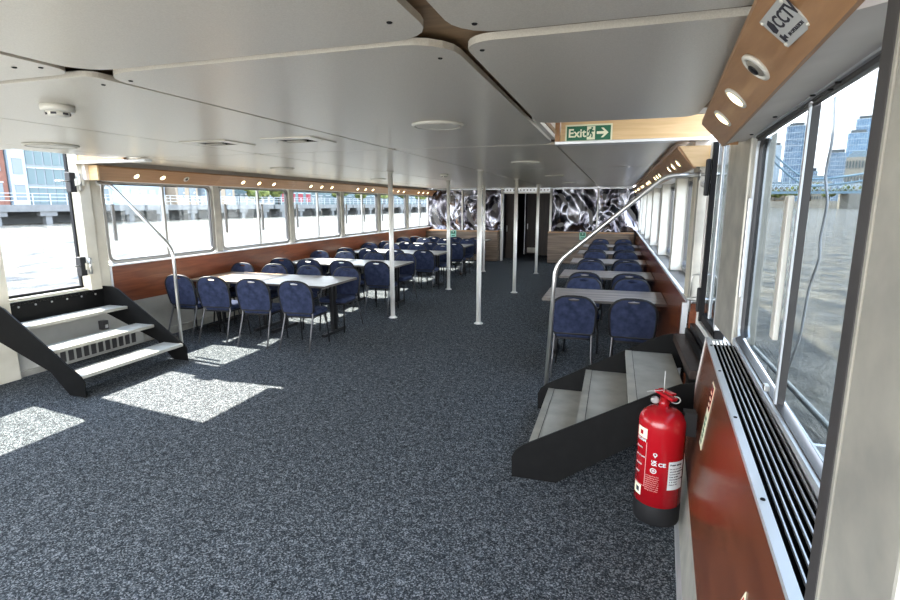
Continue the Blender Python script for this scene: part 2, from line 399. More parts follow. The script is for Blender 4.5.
MB().tube([(.575, 4.42, 1.065), (.79, 4.42, 1.065)], .014).build('latch_rod', M['steel'], d)
MB().tube(rpath([(.60, 4.42, .96), (.60, 4.42, 1.26), (.775, 4.42, 1.26), (.775, 4.42, .96)], .04), .006, 8).build('latch_loop', M['steel'], d)
MB().lathe([(.022, 0), (.022, .02), (.01, .03)], 12).xf(Matrix.Translation((.635, 4.52, 1.95)) @ Matrix.Rotation(radians(90), 4, 'X')).build('knob', M['steel'], d)
# wide post between the door and the near window
S(MB().hexa([(.675,3.26,1.0),(.80,3.26,1.0),(.80,3.80,1.0),(.675,3.80,1.0),(.675,3.26,2.30),(.80,3.26,2.30),(.80,3.80,2.30),(.675,3.80,2.30)]).build('wall_right', M['steel_dull'], bevel=.01))
S(MB().box(.62, .80, 3.42, 4.46, 0, .86).build('wall_right', M['black']))
# near window
window('R', .70, 3.26, 14, [], 1.03, 2.17)
wn = bpy.data.objects['window_14']
def shw(x, y, z): return (x + xw(y), y, z)
MB().box(-.016, .012, 2.135, 2.165, 1.06, 2.14).fn(shw).build('mullion', M['frame_dark'], wn)
MB().box(-.022, -.015, 2.13, 2.15, 1.06, 2.14).fn(shw).build('mullion', M['alu'], wn)
MB().box(-.05, -.03, 2.15, 2.21, 1.30, 1.83).fn(shw).build('pull_handle', M['plastic'], wn, bevel=.005)
MB().box(-.03, -.01, 3.13, 3.18, 1.30, 1.83).fn(shw).build('pull_handle', M['alu'], wn, bevel=.004)
MB().box(-.033, -.018, .75, 3.22, 2.128, 2.136).fn(shw).build('slide_track', M['frame_dark'], wn)
MB().box(-.05, -.03, 2.19, 2.23, 1.085, 1.11).fn(shw).build('window_catch', M['steel'], wn, bevel=.004)
# near panel under the window: wood, bottom strip, top strip, air grille
def slab(y0, y1, za, zb, off0, off1, name, m, bevel=0):
    v = []
    for z in (za, zb):
        v += [(xr(y0,z)+off0, y0, z), (xr(y0,z)+off1, y0, z), (xr(y1,z)+off1, y1, z), (xr(y1,z)+off0, y1, z)]
    return S(MB().hexa(v).build(name, m, bevel=bevel))
slab(-1.0, 3.42, 0, .945, .03, .06, 'wall_right', M['steel_dull'])
slab(-1.0, 3.42, .30, .985, 0, .02, 'wall_right', M['wood_red2'])
slab(-1.0, 3.42, .0, .30, .01, .03, 'baseboard_right', M['steel_dull'])
slab(-1.0, 3.42, 0, .02, -.01, .01, 'trim_43', M['alu'])
slab(3.40, 3.43, .30, .99, -.006, .03, 'trim_44', M['white'])
def strip(y0, y1, a0, a1, z0, z1, name, m, parent=None, kind=True):
    b = lambda y: xr(y, 1.0)
    v = [(b(y0)+a0, y0, z0), (b(y0)+a1, y0, z0), (b(y1)+a1, y1, z0), (b(y1)+a0, y1, z0)]
    v += [(p[0], p[1], z1) for p in v]
    o = MB().hexa(v).build(name, m, parent)
    return S(o) if kind else o
rim = strip(-1.0, 3.40, -.006, .022, .985, 1.003, 'trim_45', M['alu'])
vt = empty('air_grille', (0,0,0), 'long black air grille with pale bars running below the near right window', 'vent')
strip(-1.0, 3.38, .022, .15, .955, .965, 'duct', M['void'], vt, False)
for j in range(6):
    a = .040 + j*.020
    def gx(y, a=a): return xr(y, 1.0)+a
    bx = MB().hexa([(gx(-1),-1,.988),(gx(-1)+.004,-1,.988),(gx(3.36)+.004,3.36,.988),(gx(3.36),3.36,.988),(gx(-1),-1,.998),(gx(-1)+.004,-1,.998),(gx(3.36)+.004,3.36,.998),(gx(3.36),3.36,.998)])
    bx.build('grille_bar', M['alu'], vt)
# sill under the window frame
v = []
for z in (.93, 1.035):
    v += [(xr(-1,1)+.152,-1,z),(xw(-1)+.035,-1,z),(xw(3.19)+.035,3.42,z),(xr(3.42,1)+.152,3.42,z)]
S(MB().hexa(v).build('wall_right', M['alu']))
for y in (.9+.0, 1.5, 2.1, 2.7, 3.2):
    o = MB().lathe([(.007,0),(.006,.003),(.001,.004)], 10, (xr(y,1)+.008, y, 1.003)).build('rivet', M['rubber'], rim)
# soffit above the near window
S(MB().add([(.545+.088*(y-3.3), y, 2.12) for y in (1.12, 3.4)] + [(xw(y)+.04, y, 2.17) for y in (3.4, 1.12)] +
           [(.545+.088*(y-3.3), y, 2.30) for y in (1.12, 3.4)] + [(xw(y)+.04, y, 2.30) for y in (3.4, 1.12)],
           [(0,1,2,3),(7,6,5,4),(0,4,5,1),(1,5,6,2),(2,6,7,3),(3,7,4,0)]).build('ceiling', M['soffit']))
for (x, y) in ((.56, 1.75), (.575, 1.85), (.555, 1.93), (.56, 2.35), (.59, 1.45), (.60, 2.9)):
    o = MB().lathe([(.008,0),(.008,.004),(.002,.005)], 8).xf(Matrix.Translation((x, y, 2.128)) @ Matrix.Rotation(pi, 4, 'X')).build('trim_46', M['rubber']); S(o)
# big near post
rake = lambda x, y, z: (x, y + .115, z)
S(MB().box(.36, .60, .60, .804, .99, 2.40).fn(rake).build('wall_right', M['steel_dull'], bevel=.006))
S(MB().box(.358, .56, .812, .855, .99, 2.40).fn(rake).build('trim_47', M['frame_dark'], bevel=.004))
S(MB().box(.359, .56, .804, .812, .99, 2.40).fn(rake).build('trim_48', M['steel_dull']))

# ------------------------------------------------------------------ far bulkhead
def counter(x0, x1, lab, y0=16.1):
    t = empty('counter', ((x0+x1)/2, y0, 0), lab, 'counter')
    L = x1-x0
    MB().box(-L/2, L/2, 0, .34, .03, .94).build('front_panel', M['wood_grey'], t)
    MB().box(-L/2, L/2, -.02, .34, .94, .97).build('top', M['wood_tan'], t, bevel=.004)
    MB().box(-L/2+.02, L/2-.02, .02, .34, 0, .03).build('plinth', M['black'], t)
    return t
counter(-5.88, -3.50, 'grey-brown wood-grain counter in the far left corner')
counter(-1.93, .55, 'grey-brown wood-grain counter at the far end behind the right tables')
n = 50
for (x0, x1, mu) in ((-5.95, -3.44, (-4.75,)), (-1.91, .72, (-.52,))):
    S(MB().box(x0, x1, YB+.02, YB+.10, 0, 2.29).build('wall_far', M['frame_dark']))
    xx = [x0+.02] + list(mu) + [x1-.02]
    for a, b in zip(xx, xx[1:]):
        nx, nz = 36, 30; mb = MB(); vs = []; fs = []
        for j in range(nz+1):
            for i in range(nx+1):
                u = a+.02+(b-a-.04)*i/nx; z = .97+1.27*j/nz
                e = min(i, nx-i, 4)/4*min(j, nz-j, 4)/4
                vs.append((u, YB - .02 - e*.035*(sin(u*9+2*sin(z*4+u))+sin(z*6+u*5)*.6), z))
        for j in range(nz):
            for i in range(nx): q = j*(nx+1)+i; fs.append((q, q+1, q+nx+2, q+nx+1))
        mb.add(vs, fs, True)
        S(mb.build('wall_far', M['foil']))
    for u in [x0+.01] + list(mu) + [x1-.01]:
        S(MB().box(u-.018, u+.018, YB-.06, YB, .97, 2.27).build('trim_%d' % n, M['white'])); n += 1
    S(MB().box(x0, x1, YB-.06, YB-.0, 2.245, 2.27).build('trim_%d' % n, M['alu'])); n += 1
# openings: white frame, vestibule, brown doors
S(MB().box(-3.47, -3.41, YB-.08, YB+.1, 0, 2.28).box(-1.94, -1.88, YB-.08, YB+.1, 0, 2.28).box(-3.47, -1.88, YB-.08, YB+.02, 2.12, 2.16).build('door_3', M['white']))
S(MB().box(-3.47, -1.88, YB-.06, YB+.0, 2.16, 2.29).build('trim_%d' % n, M['alu'])); n += 1
for i in range(14):
    x = -3.38 + i*.105
    o = MB().lathe([(.022, 0), (.022, .008)], 10).xf(Matrix.Translation((x, YB-.06, 2.225)) @ Matrix.Rotation(radians(90), 4, 'X')).build('trim_%d' % n, M['rubber']); S(o)
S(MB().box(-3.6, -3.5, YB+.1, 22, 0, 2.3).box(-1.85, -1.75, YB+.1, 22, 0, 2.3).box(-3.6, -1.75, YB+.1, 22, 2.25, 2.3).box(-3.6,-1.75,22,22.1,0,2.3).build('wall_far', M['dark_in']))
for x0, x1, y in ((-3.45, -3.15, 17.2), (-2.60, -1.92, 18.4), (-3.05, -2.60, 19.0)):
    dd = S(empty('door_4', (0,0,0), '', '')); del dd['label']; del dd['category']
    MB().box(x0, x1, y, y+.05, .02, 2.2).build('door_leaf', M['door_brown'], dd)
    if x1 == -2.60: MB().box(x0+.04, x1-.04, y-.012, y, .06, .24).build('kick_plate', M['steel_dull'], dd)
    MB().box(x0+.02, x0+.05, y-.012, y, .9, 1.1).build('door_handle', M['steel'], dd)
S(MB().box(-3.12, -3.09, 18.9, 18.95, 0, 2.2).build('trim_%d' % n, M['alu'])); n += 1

# ------------------------------------------------------------------ chairs
def smoothpoly(P, n): return P
def chair_outline(w0, w1, zb, zt, dz):
    """arched back outline (x,z), bottom narrower than the shoulder"""
    p = [(-w0+.02, zb), (-w0, zb+.02)]
    zs = zt-dz
    p.append((-(w0+w1)/2-.004, (zb+zs)/2)); p.append((-w1, zs))
    for k in range(1, 16):
        t = pi*k/16
        c, s_ = cos(t), sin(t)
        p.append((-w1*(abs(c)**.68)*(1 if c > 0 else -1), zs+dz*(s_**.85)))
    p += [(w1, zs), ((w0+w1)/2+.004, (zb+zs)/2), (w0, zb+.03), (w0-.03, zb)]
    return p
def backY(z): return -.085*max(0, (z-.45))/.43 - .0
def make_chair():
    t = empty('banquet_chair', (0,0,0), 'x', 'chair')
    # seat (front is +y)
    out = []
    for (x, y) in rrect(-.215, .215, -.01, .42, .07, 4): out.append((x*(1-.10*(.42-y)/.42), y))
    mb = MB(); rings = [(.93, .415), (1.0, .43), (1.0, .455), (.95, .478), (.80, .488)]
    vs = []; m = len(out)
    for s_, z in rings:
        for x, y in out: vs.append((x*s_, .205+(y-.205)*s_, z))
    fs = [(i*m+j, i*m+(j+1) % m, (i+1)*m+(j+1) % m, (i+1)*m+j) for i in range(len(rings)-1) for j in range(m)]
    fs += [tuple(range(m))[::-1], tuple(range((len(rings)-1)*m, len(rings)*m))]
    mb.add(vs, fs, True); mb.build('seat', M['blue'], t)
    fr = MB().ring(out, [(x*.9, .205+(y-.205)*.9) for x, y in out], .40, .418, 'z'); fr.build('seat_frame', M['black'], t)
    # backrest: padded arch with hand slot near the top
    o1 = chair_outline(.205, .220, .46, .868, .175)
    slot = []
    for k in range(len(o1)):
        # slot loop has as many points as the outline so the ring can be bridged
        slot.append(None)
    cx, cz = 0, .832
    for k, (x, z) in enumerate(o1):
        a = math.atan2((z-cz)*1.0, x-cx); slot[k] = (.056*cos(a), cz+.013*sin(a)+ (.005 if sin(a) > 0 else 0))
    b = MB()
    b.ring(o1, slot, -.009, .009, 'y')
    b.fn(lambda x, y, z: (x, y+backY(z)+ (.007*(1 if y > 0 else -1)*max(0, 1-((x/.21)**2))*(1 if .5 < z < .86 else .4)), z))
    b.build('backrest', M['blue'], t)
    MB().tube([(x*1.02, backY(z), z) for x, z in o1], .0145, 8, closed=True).build('back_frame', M['black'], t)
    MB().tube([(x, backY(z), z) for x, z in [(.061*cos(a), cz+.004+.019*sin(a)) for a in [2*pi*q/14 for q in range(14)]]], .006, 6, closed=True).build('handle_rim', M['black'], t)
    for s_ in (-1, 1):
        MB().tube([(s_*.188, -.005, .50), (s_*.190, .005, .42), (s_*.195, -.06, .25), (s_*.205, -.15, .0)], [.012,.012,.011,.010], 8).build('leg', M['leg_steel'], t)
        MB().tube([(s_*.180, .36, .41), (s_*.190, .385, .25), (s_*.20, .41, .0)], [.012,.011,.010], 8).build('leg', M['black'], t)
        MB().tube([(s_*.19, .0, .405), (s_*.185, .37, .405)], .010, 8).build('side_rail', M['black'], t)
    return t
proto = make_chair()
first = [True]
def place(x, y, rz, lab, grp):
    if first[0]:
        first[0] = False; proto.location = (x, y, 0); proto.rotation_euler = (0,0,rz); proto['label'] = lab; proto['group'] = grp; return proto
    return dup(proto, (x, y, 0), rz, lab, grp)
rowsL = [5.92, 8.20, 10.48, 12.62, 14.70]
pos = ['next to the aisle', 'second from the aisle', 'third from the aisle', 'against the left wall']
rown = ['nearest', 'second', 'third', 'fourth', 'farthest']
rj = [.0, .05, -.04, .03]
for r, yn in enumerate(rowsL):
    for j, x in enumerate((-3.71, -4.33, -4.96, -5.50)):
        rr = radians(random.uniform(-5, 5))
        place(x, yn-.40+random.uniform(-.03, .03), rr+radians(6 if r == 0 else 3), 'blue chair, back to viewer, at %s left table row, %s' % (rown[r], pos[j]), 'chairs on the near side of the left tables')
    if r == 4: continue
    for j, x in enumerate((-3.78, -4.42, -5.05, -5.64)):
        place(x, yn+.92+random.uniform(-.02, .03), pi+radians(random.uniform(-5, 5)), 'blue chair facing viewer across %s left table row, %s' % (rown[r], pos[j]), 'chairs on the far side of the left tables')
rowsR = [5.93, 7.90, 9.82, 11.74, 13.66]
posR = ['on the aisle side', 'on the window side']
for r, yn in enumerate(rowsR):
    for j, x in enumerate((-.36, .225)):
        place(x, yn-.47, radians((1, -2)[j]), 'blue chair, back to viewer, at %s right table, %s' % (rown[r], posR[j]), 'chairs on the near side of the right tables')
        place(x+.02, yn+.86, pi+radians((2, -1)[j]), 'blue chair facing viewer across %s right table, %s' % (rown[r], posR[j]), 'chairs on the far side of the right tables')

# ------------------------------------------------------------------ tables
def make_table(L, W, top):
    t = empty('dining_table', (0,0,0), 'x', 'table')
    MB().box(-L/2, L/2, -W/2, W/2, .712, .740).build('tabletop', top, t, bevel=.002)
    MB().ring([(-L/2-.004,-W/2-.004),(L/2+.004,-W/2-.004),(L/2+.004,W/2+.004),(-L/2-.004,W/2+.004)], [(-L/2+.001,-W/2+.001),(L/2-.001,-W/2+.001),(L/2-.001,W/2-.001),(-L/2+.001,W/2-.001)], .710, .738, 'z').build('edge_band', M['table_edge'], t)
    for s_ in (-1, 1):
        x = s_*(L/2-.14)
        for yy in (-.05, .05): MB().box(x-.02, x+.02, yy-.02, yy+.02, .04, .69).build('leg', M['black'], t)
        MB().box(x-.025, x+.025, -W/2+.15, W/2-.15, .0, .04).build('foot_bar', M['black'], t, bevel=.006)
        MB().box(x-.02, x+.02, -W/2+.10, W/2-.10, .685, .712).build('top_bar', M['black'], t)
    return t
tA = make_table(1.10, .90, M['table_lam']); tB = make_table(1.10, .90, M['table_tan']); tC = make_table(1.33, .80, M['table_plank'])
for r, yn in enumerate(rowsL):
    la = 'pale grey laminate table at aisle end of the %s left row' % rown[r]
    lb = ('tan sunlit laminate table' if r == 0 else 'pale laminate table') + ' at window end of the %s left row' % rown[r]
    if r == 0:
        tA.location = (-4.13, yn+.45, 0); tA['label'] = la; tA['group'] = 'left row tables'
        tB.location = (-5.245, yn+.45, 0); tB['label'] = lb; tB['group'] = 'left row tables'
    else:
        dup(tA, (-4.13, yn+.45, 0), 0, la, 'left row tables'); dup(tA, (-5.245, yn+.45, 0), 0, lb, 'left row tables')
for r, yn in enumerate(rowsR):
    la = 'striped grey-brown plank-top table, %s along the right side' % rown[r]
    if r == 0: tC.location = (-.085, yn+.40, 0); tC['label'] = la; tC['group'] = 'right side tables'
    else: dup(tC, (-.085, yn+.40, 0), 0, la, 'right side tables')

# ------------------------------------------------------------------ poles
pn = {0: 'nearest', 1: 'second', 2: 'third'}
for i, Y in enumerate((7.54, 10.5, 13.62)):
    for X, side in ((-3.33, 'left row beside the table ends'), (-1.91, 'right row on the open carpet')):
        t = empty('support_pole', (X, Y, 0), 'white metal ceiling pole, %s in the %s' % (pn[i], side), 'pole', 'ceiling support poles')
        MB().lathe([(.036, .01), (.036, CZ-.008)], 20).build('shaft', M['pole'], t)
        MB().lathe([(.07, 0), (.07, .008), (.045, .012), (.045, .03)], 20).build('base_flange', M['pole'], t)
        MB().lathe([(.045, CZ-.02), (.055, CZ-.001)], 20).build('top_collar', M['pole'], t)

# ------------------------------------------------------------------ steps
def steps(side):
    if side == 'L':
        t = empty('boarding_steps', (-5.2, 4.05, 0), 'black steel steps with three pale treads below the open left doorway', 'steps')
        ox, oy = 5.2, -4.05; sg = -1
        ya, yb = 3.42, 4.68
        prof = [(-4.68, 0), (-4.68, .15), (-4.72, .20), (-5.62, .80), (-5.72, .83), (-5.86, .83), (-5.86, .50), (-5.10, .21), (-4.88, .0)]
        tr = [(-4.72, -5.00, .20), (-5.12, -5.40, .40), (-5.50, -5.78, .60)]
    else:
        t = empty('boarding_steps', (0, 3.85, 0), 'black steel steps with three worn grey treads beside the fire extinguisher', 'steps')
        ox, oy = 0, -3.85
        ya, yb = 3.20, 4.46
        prof = [(-.57, 0), (-.575, .14), (-.55, .19), (-.50, .235), (.32, .70), (.42, .75), (.50, .77), (.60, .77), (.60, .50), (.22, .36), (-.28, .0)]
        tr = [(-.48, -.15, .20), (-.17, .16, .40), (.14, .50, .60)]
    for y in (ya, yb-.02):
        MB().prism([(min(x, .50 if (side == 'R' and y == ya) else 9)+ox, z) for x, z in prof], y+oy, y+.015+oy, 'y').build('stringer', M['blackm'], t, bevel=.002)
    for a, b, z in tr:
        a, b = sorted((a, b))
        tt = MB().box(a+ox, b+ox, ya+.015+oy, yb-.02+oy, z-.03, z).build('tread', M['tread'], t, bevel=.004)
        e = b if side == 'L' else a; s_ = -1 if side == 'L' else 1
        MB().box(min(e, e+s_*.05)+ox, max(e, e+s_*.05)+ox, ya+.02+oy, yb-.025+oy, z, z+.003).build('nosing', M['steel_dull'], tt)
        MB().box(min(e+s_*.05, e+s_*.054)+ox, max(e+s_*.05, e+s_*.054)+ox, ya+.02+oy, yb-.025+oy, z, z+.0015).build('nosing_groove', M['black'], tt)
    if side == 'L':
        MB().box(-5.885+ox, -5.86+ox, ya+oy, yb+oy, .56, .80).build('back_plate', M['blackm'], t)
        for i in range(7):
            MB().lathe([(.012,0),(.010,.006),(.002,.008)], 8).xf(Matrix.Translation((-5.86+ox, ya+.12+i*.17+oy, .745)) @ Matrix.Rotation(radians(90), 4, 'Y')).build('bolt', M['steel'], t)
    else:
        MB().box(.585+ox, .61+ox, 3.45+oy, yb+oy, .50, .82).build('back_plate', M['blackm'], t)
        MB().box(.50+ox, .61+ox, ya+.25+oy, yb+oy, .71, .77).build('top_ledge', M['door_brown'], t, bevel=.006)
    return t
steps('L'); steps('R')
# handrails
def rail(name, pts, lab):
    t = empty(name, pts[0], lab, 'handrail'); p0 = Vector(pts[0])
    MB().tube([Vector(p)-p0 for p in rpath(pts, .12)], .019, 12).build('tube', M['steel'], t)
    e = Vector(pts[-1])-p0; sx = 1 if pts[-1][0] > 0 else -1
    MB().tube([e, e+Vector((sx*.012, 0, 0))], .038, 14).build('wall_flange', M['steel'], t)
    MB().tube([Vector((0,0,0)), Vector((0,0,.012))], .034, 14).build('foot_flange', M['steel'], t)
    return t
rail('handrail', [(-.52, 4.50, 0), (-.465, 4.50, 1.30), (.34, 4.50, 2.0), (.42, 4.50, 2.02), (.598, 4.50, 2.02)], 'bent steel handrail rising beside the right steps')
rail('handrail', [(-4.80, 4.72, 0), (-4.80, 4.72, 1.30), (-5.62, 4.72, 2.02), (-5.795, 4.72, 2.05)], 'bent steel handrail beyond the left steps')

# ------------------------------------------------------------------ left wall bits
t = empty('wall_heater', (-5.87, 4.6, 0), 'low grey louvred heater on the left wall behind the steps', 'heater')
MB().box(-.02, .08, -.72, .50, .03, .22).build('casing', M['grey_wall'], t, bevel=.005)
for i in range(12): MB().box(.079, .084, -.68+i*.09, -.62+i*.09, .06, .18).build('louvre', M['frame_dark'], t)
t = empty('cable_box', (-5.88, 4.62, .30), 'small grey electrical box on the left wall behind the steps', 'box')
MB().box(-.02, .05, -.04, .04, 0, .11).build('housing', M['frame_dark'], t, bevel=.005)
MB().box(.05, .055, -.012, .025, .02, .06).build('cover', M['white'], t)
def hinge(z, lab):
    t = empty('door_hinge', (-5.84, 4.47, z), lab, 'hinge')
    MB().box(-.06, .02, -.07, .0, 0, .22).build('block', M['black'], t, bevel=.008)
    MB().tube([(.03, .03, .02), (.03, .03, .20)], .02, 10).build('barrel', M['steel'], t)
    MB().box(-.02, .04, -.02, .08, .07, .15).build('bracket', M['cream'], t, bevel=.006)
    MB().tube([(.0, -.22, .12), (.0, -.02, .12)], .008, 8).build('pin', M['steel'], t)
    return t
hinge(1.93, 'black and steel door catch high on the cream left door post')
hinge(.98, 'black and steel door catch low on the cream left door post')

# ------------------------------------------------------------------ ceiling fittings
def disc(x, y, r, lab):
    t = empty('ceiling_speaker', (x, y, CZ-.001), lab, 'speaker', 'round ceiling speakers')
    MB().lathe([(r*.86, -.012), (r*.95, -.012), (r, -.006), (r, 0)], 36).build('grille', M['plastic'], t)
    MB().ring([(r*.90*cos(a), r*.90*sin(a)) for a in [2*pi*q/36 for q in range(36)]], [(r*.86*cos(a), r*.86*sin(a)) for a in [2*pi*q/36 for q in range(36)]], -.015, -.010, 'z').build('rim', M['grey_wall'], t)
disc(-1.09, 3.22, .165, 'large round cream ceiling speaker in front of the exit sign')
disc(-4.58, 3.34, .20, 'round cream ceiling speaker above the left doorway')
disc(-4.42, 6.35, .165, 'round ceiling speaker above the nearest left table row')
disc(-4.5, 9.6, .165, 'round ceiling speaker above the third left table row')
disc(-1.05, 6.32, .165, 'round ceiling speaker beyond the exit sign, second along the right')
disc(-1.05, 9.4, .165, 'round ceiling speaker third along the right side of the ceiling')
disc(-1.05, 12.5, .165, 'farthest round ceiling speaker near the end wall')
def vent(x, y, lab):
    t = empty('ceiling_vent', (x, y, CZ-.001), lab, 'vent', 'square ceiling vents')
    MB().ring(rrect(-.225,.225,-.19,.19,.01,1), rrect(-.13,.13,-.09,.09,.005,1), -.008, 0, 'z').build('flange', M['ceil'], t)
    MB().box(-.135, .135, -.095, .095, -.004, 0).build('opening', M['void'], t)
    MB().box(-.10, .05, -.02, .03, -.010, -.004).build('damper', M['steel_dull'], t)
    for a in (-.2, .2): MB().lathe([(.008,-.012),(.008,-.008)], 8, (a, 0, 0)).build('screw', M['steel'], t)
vent(-3.13, 3.64, 'square ceiling vent with dark opening, left of the pair')
vent(-2.38, 3.66, 'square ceiling vent with dark opening, right of the pair')
def smoke(x, y, r, lab):
    t = empty('smoke_detector', (x, y, CZ), lab, 'detector')
    MB().lathe([(r, 0), (r, -.02), (r*.96, -.03), (r*.8, -.033)], 28).build('housing', M['plastic'], t)
    MB().lathe([(r*.7, -.033), (r*.62, -.052), (r*.3, -.056), (.002, -.056)], 20).build('sensor_head', M['plastic'], t)
    for a in range(6):
        q = Matrix.Rotation(a*pi/3, 4, 'Z')
        MB().box(r*.60, r*.70, -.012, .012, -.048, -.038).xf(q).build('slot', M['ink'], t)
smoke(-2.72, 2.04, .075, 'white smoke detector on the near left ceiling panel')
smoke(-2.75, 8.44, .07, 'small white smoke detector on the ceiling between the poles')
for x, y in ((-2.03, 1.48), (-1.90, 1.74), (-2.07, 1.76), (-.44, 1.75), (-.62, 1.42), (-.60, 1.80), (-.40, 1.50), (-2.12, 1.45)):
    S(MB().lathe([(.007,-.003),(.009,0)], 8, (x, y, CZ)).build('trim_90', M['rubber']))

# ------------------------------------------------------------------ signs with writing
def textmesh(s, size, M4, name, m, parent, align='LEFT', bend=None, bold=0):
    c = bpy.data.curves.new(name, 'FONT'); c.body = s; c.size = size; c.align_x = align; c.extrude = .0006; c.offset = bold; c.resolution_u = 2
    o = bpy.data.objects.new(name, c); col.objects.link(o)
    dg = bpy.context.evaluated_depsgraph_get(); me = bpy.data.meshes.new_from_object(o.evaluated_get(dg))
    bpy.data.objects.remove(o); bpy.data.curves.remove(c)
    me.transform(M4)
    if bend:
        for v in me.vertices: v.co = Vector(bend(*v.co))
    me.materials.clear(); me.materials.append(m); me.name = name
    o = bpy.data.objects.new(name, me); col.objects.link(o); o.parent = parent; return o
RX = Matrix.Rotation(radians(90), 4, 'X')
# exit sign, hanging on the beam
t = empty('exit_sign', (-.235, 4.365, 2.345), 'green and cream Exit sign with running man and arrow on the wood beam', 'sign')
MB().box(-.178, .178, -.006, 0, -.066, .066).build('plate', M['signcream'], t)
MB().box(-.166, .166, -.008, -.005, -.054, .054).build('field', M['green'], t)
F = Matrix.Translation((0, -.009, 0)) @ RX
textmesh('Exit', .088, F @ Matrix.Translation((-.155, -.028, 0)), 'lettering', M['signcream'], t, bold=.0022)
MB().box(-.012, .050, -.0095, -.0075, -.050, .050).build('pictogram_panel', M['signcream'], t)
MB().lathe([(.008,0),(.008,.002)], 12).xf(Matrix.Translation((.026,-.0095,.036)) @ RX).build('running_man_head', M['green'], t)
r = MB()
def seg(x0, z0, x1, z1, w=.005):
    dx, dz = x1-x0, z1-z0; l = sqrt(dx*dx+dz*dz); nx, nz = -dz/l*w, dx/l*w
    r.prism([(x0+nx,z0+nz),(x0-nx,z0-nz),(x1-nx,z1-nz),(x1+nx,z1+nz)], -.0115, -.0095, 'y')
for q in ((.022,.028,.014,.002,.008),(.020,.024,.034,.010),(.034,.010,.042,.018),(.018,.026,.002,.020),(.002,.020,-.004,.006),(.014,.004,.028,-.012),(.028,-.012,.026,-.034),(.012,.002,.006,-.022),(.006,-.022,-.008,-.026)): seg(*q)
r.build('running_man', M['green'], t)
MB().prism([(.062,-.010),(.118,-.010),(.094,-.036),(.112,-.036),(.150,0),(.112,.036),(.094,.036),(.118,.010),(.062,.010)], -.0105, -.0075, 'y').build('arrow', M['signcream'], t)
# CCTV plate on the near cove
yc = 1.33
t = empty('camera_notice', (.4875+.0855*(yc-3.3)-.0015, yc, 2.174), 'small metal CCTV notice plate riveted to the near right wooden cove', 'sign')
nrm = Vector((-.675, 0, -.737)).normalized(); yv = Vector((-.735,.0,.68)).normalized(); xv = yv.cross(nrm)
B = Matrix(((xv.x, yv.x, nrm.x, 0), (xv.y, yv.y, nrm.y, 0), (xv.z, yv.z, nrm.z, 0), (0,0,0,1)))
# x runs along the boat towards the viewer, so the words read from the far end
PW, PH = .155, .085
MB().box(-PW/2, PW/2, -PH/2, PH/2, 0, .004).xf(B).build('plate', mat('plate_grey', (.50,.51,.50), .5, .1), t)
for a in (-1, 1):
    for b in (-1, 1): MB().lathe([(.005,0),(.004,.003),(.001,.004)], 10, (a*(PW/2-.008), b*(PH/2-.008), .004)).xf(B).build('rivet', M['plastic'], t)
textmesh('CCTV', .046, B @ Matrix.Translation((-.030, -.004, .0045)), 'lettering', M['ink'], t, bold=.0008)
textmesh('IN OPERATION', .0125, B @ Matrix.Translation((-.022, -.028, .0045)), 'lettering', M['ink'], t)
MB().prism([(-.066,.004),(-.058,.026),(-.040,.030),(-.034,.014),(-.042,-.002),(-.060,-.004)], .0042, .005).xf(B).build('camera_symbol', M['ink'], t)
MB().prism([(-.062,-.012),(-.050,-.010),(-.050,-.018),(-.036,-.016),(-.036,-.028),(-.048,-.024),(-.050,-.032),(-.062,-.030)], .0042, .005).xf(B).build('camera_symbol', M['ink'], t)
# small green emergency signs on the two counters
def small_sign(x, z, lab):
    t = empty('emergency_sign', (x, 16.055, z), lab, 'sign')
    MB().box(-.09, .09, 0, .02, -.11, .11).build('plate', mat('pale_green', (.30,.62,.50), .5), t)
    MB().box(-.07, .07, -.004, 0, .0, .09).build('symbol_field', M['green'], t)
    MB().lathe([(.018,0),(.018,.003)], 10).xf(Matrix.Translation((.0,-.004,.062)) @ RX).build('figure', M['white'], t)
    MB().box(-.05, .05, -.006, -.003, -.07, -.04).build('text_band', M['green'], t)
small_sign(-4.93, .86, 'small pale green emergency notice on the far left counter')
small_sign(-.90, .86, 'small pale green emergency notice on the far right counter')
# luminous strip on the near wood panel
t = empty('notice_strip', (0,0,0), 'narrow cream strip notice with red and green print beside the extinguisher', 'sign')
def onwall(y, z, off=-.003): return (xr(y, z)+off, y, z)
def wq(y0, y1, z0, z1, off, name, m):
    v = [onwall(y0,z0,off), onwall(y1,z0,off), onwall(y1,z1,off), onwall(y0,z1,off)]
    v += [(p[0]+.002, p[1], p[2]) for p in v]
    return MB().add(v, [(0,1,2,3),(7,6,5,4),(0,4,5,1),(1,5,6,2),(2,6,7,3),(3,7,4,0)]).build(name, m, t)
wq(2.66, 2.76, .60, .93, -.003, 'plate', M['signcream'])
wq(2.67, 2.75, .80, .92, -.0045, 'red_field', M['red'])
for i in range(5): wq(2.69, 2.735, .62+i*.03, .636+i*.03, -.0045, 'print_line', M['green'])
for i in range(3): wq(2.69, 2.73, .82+i*.03, .83+i*.03, -.006, 'print_line', M['signcream'])
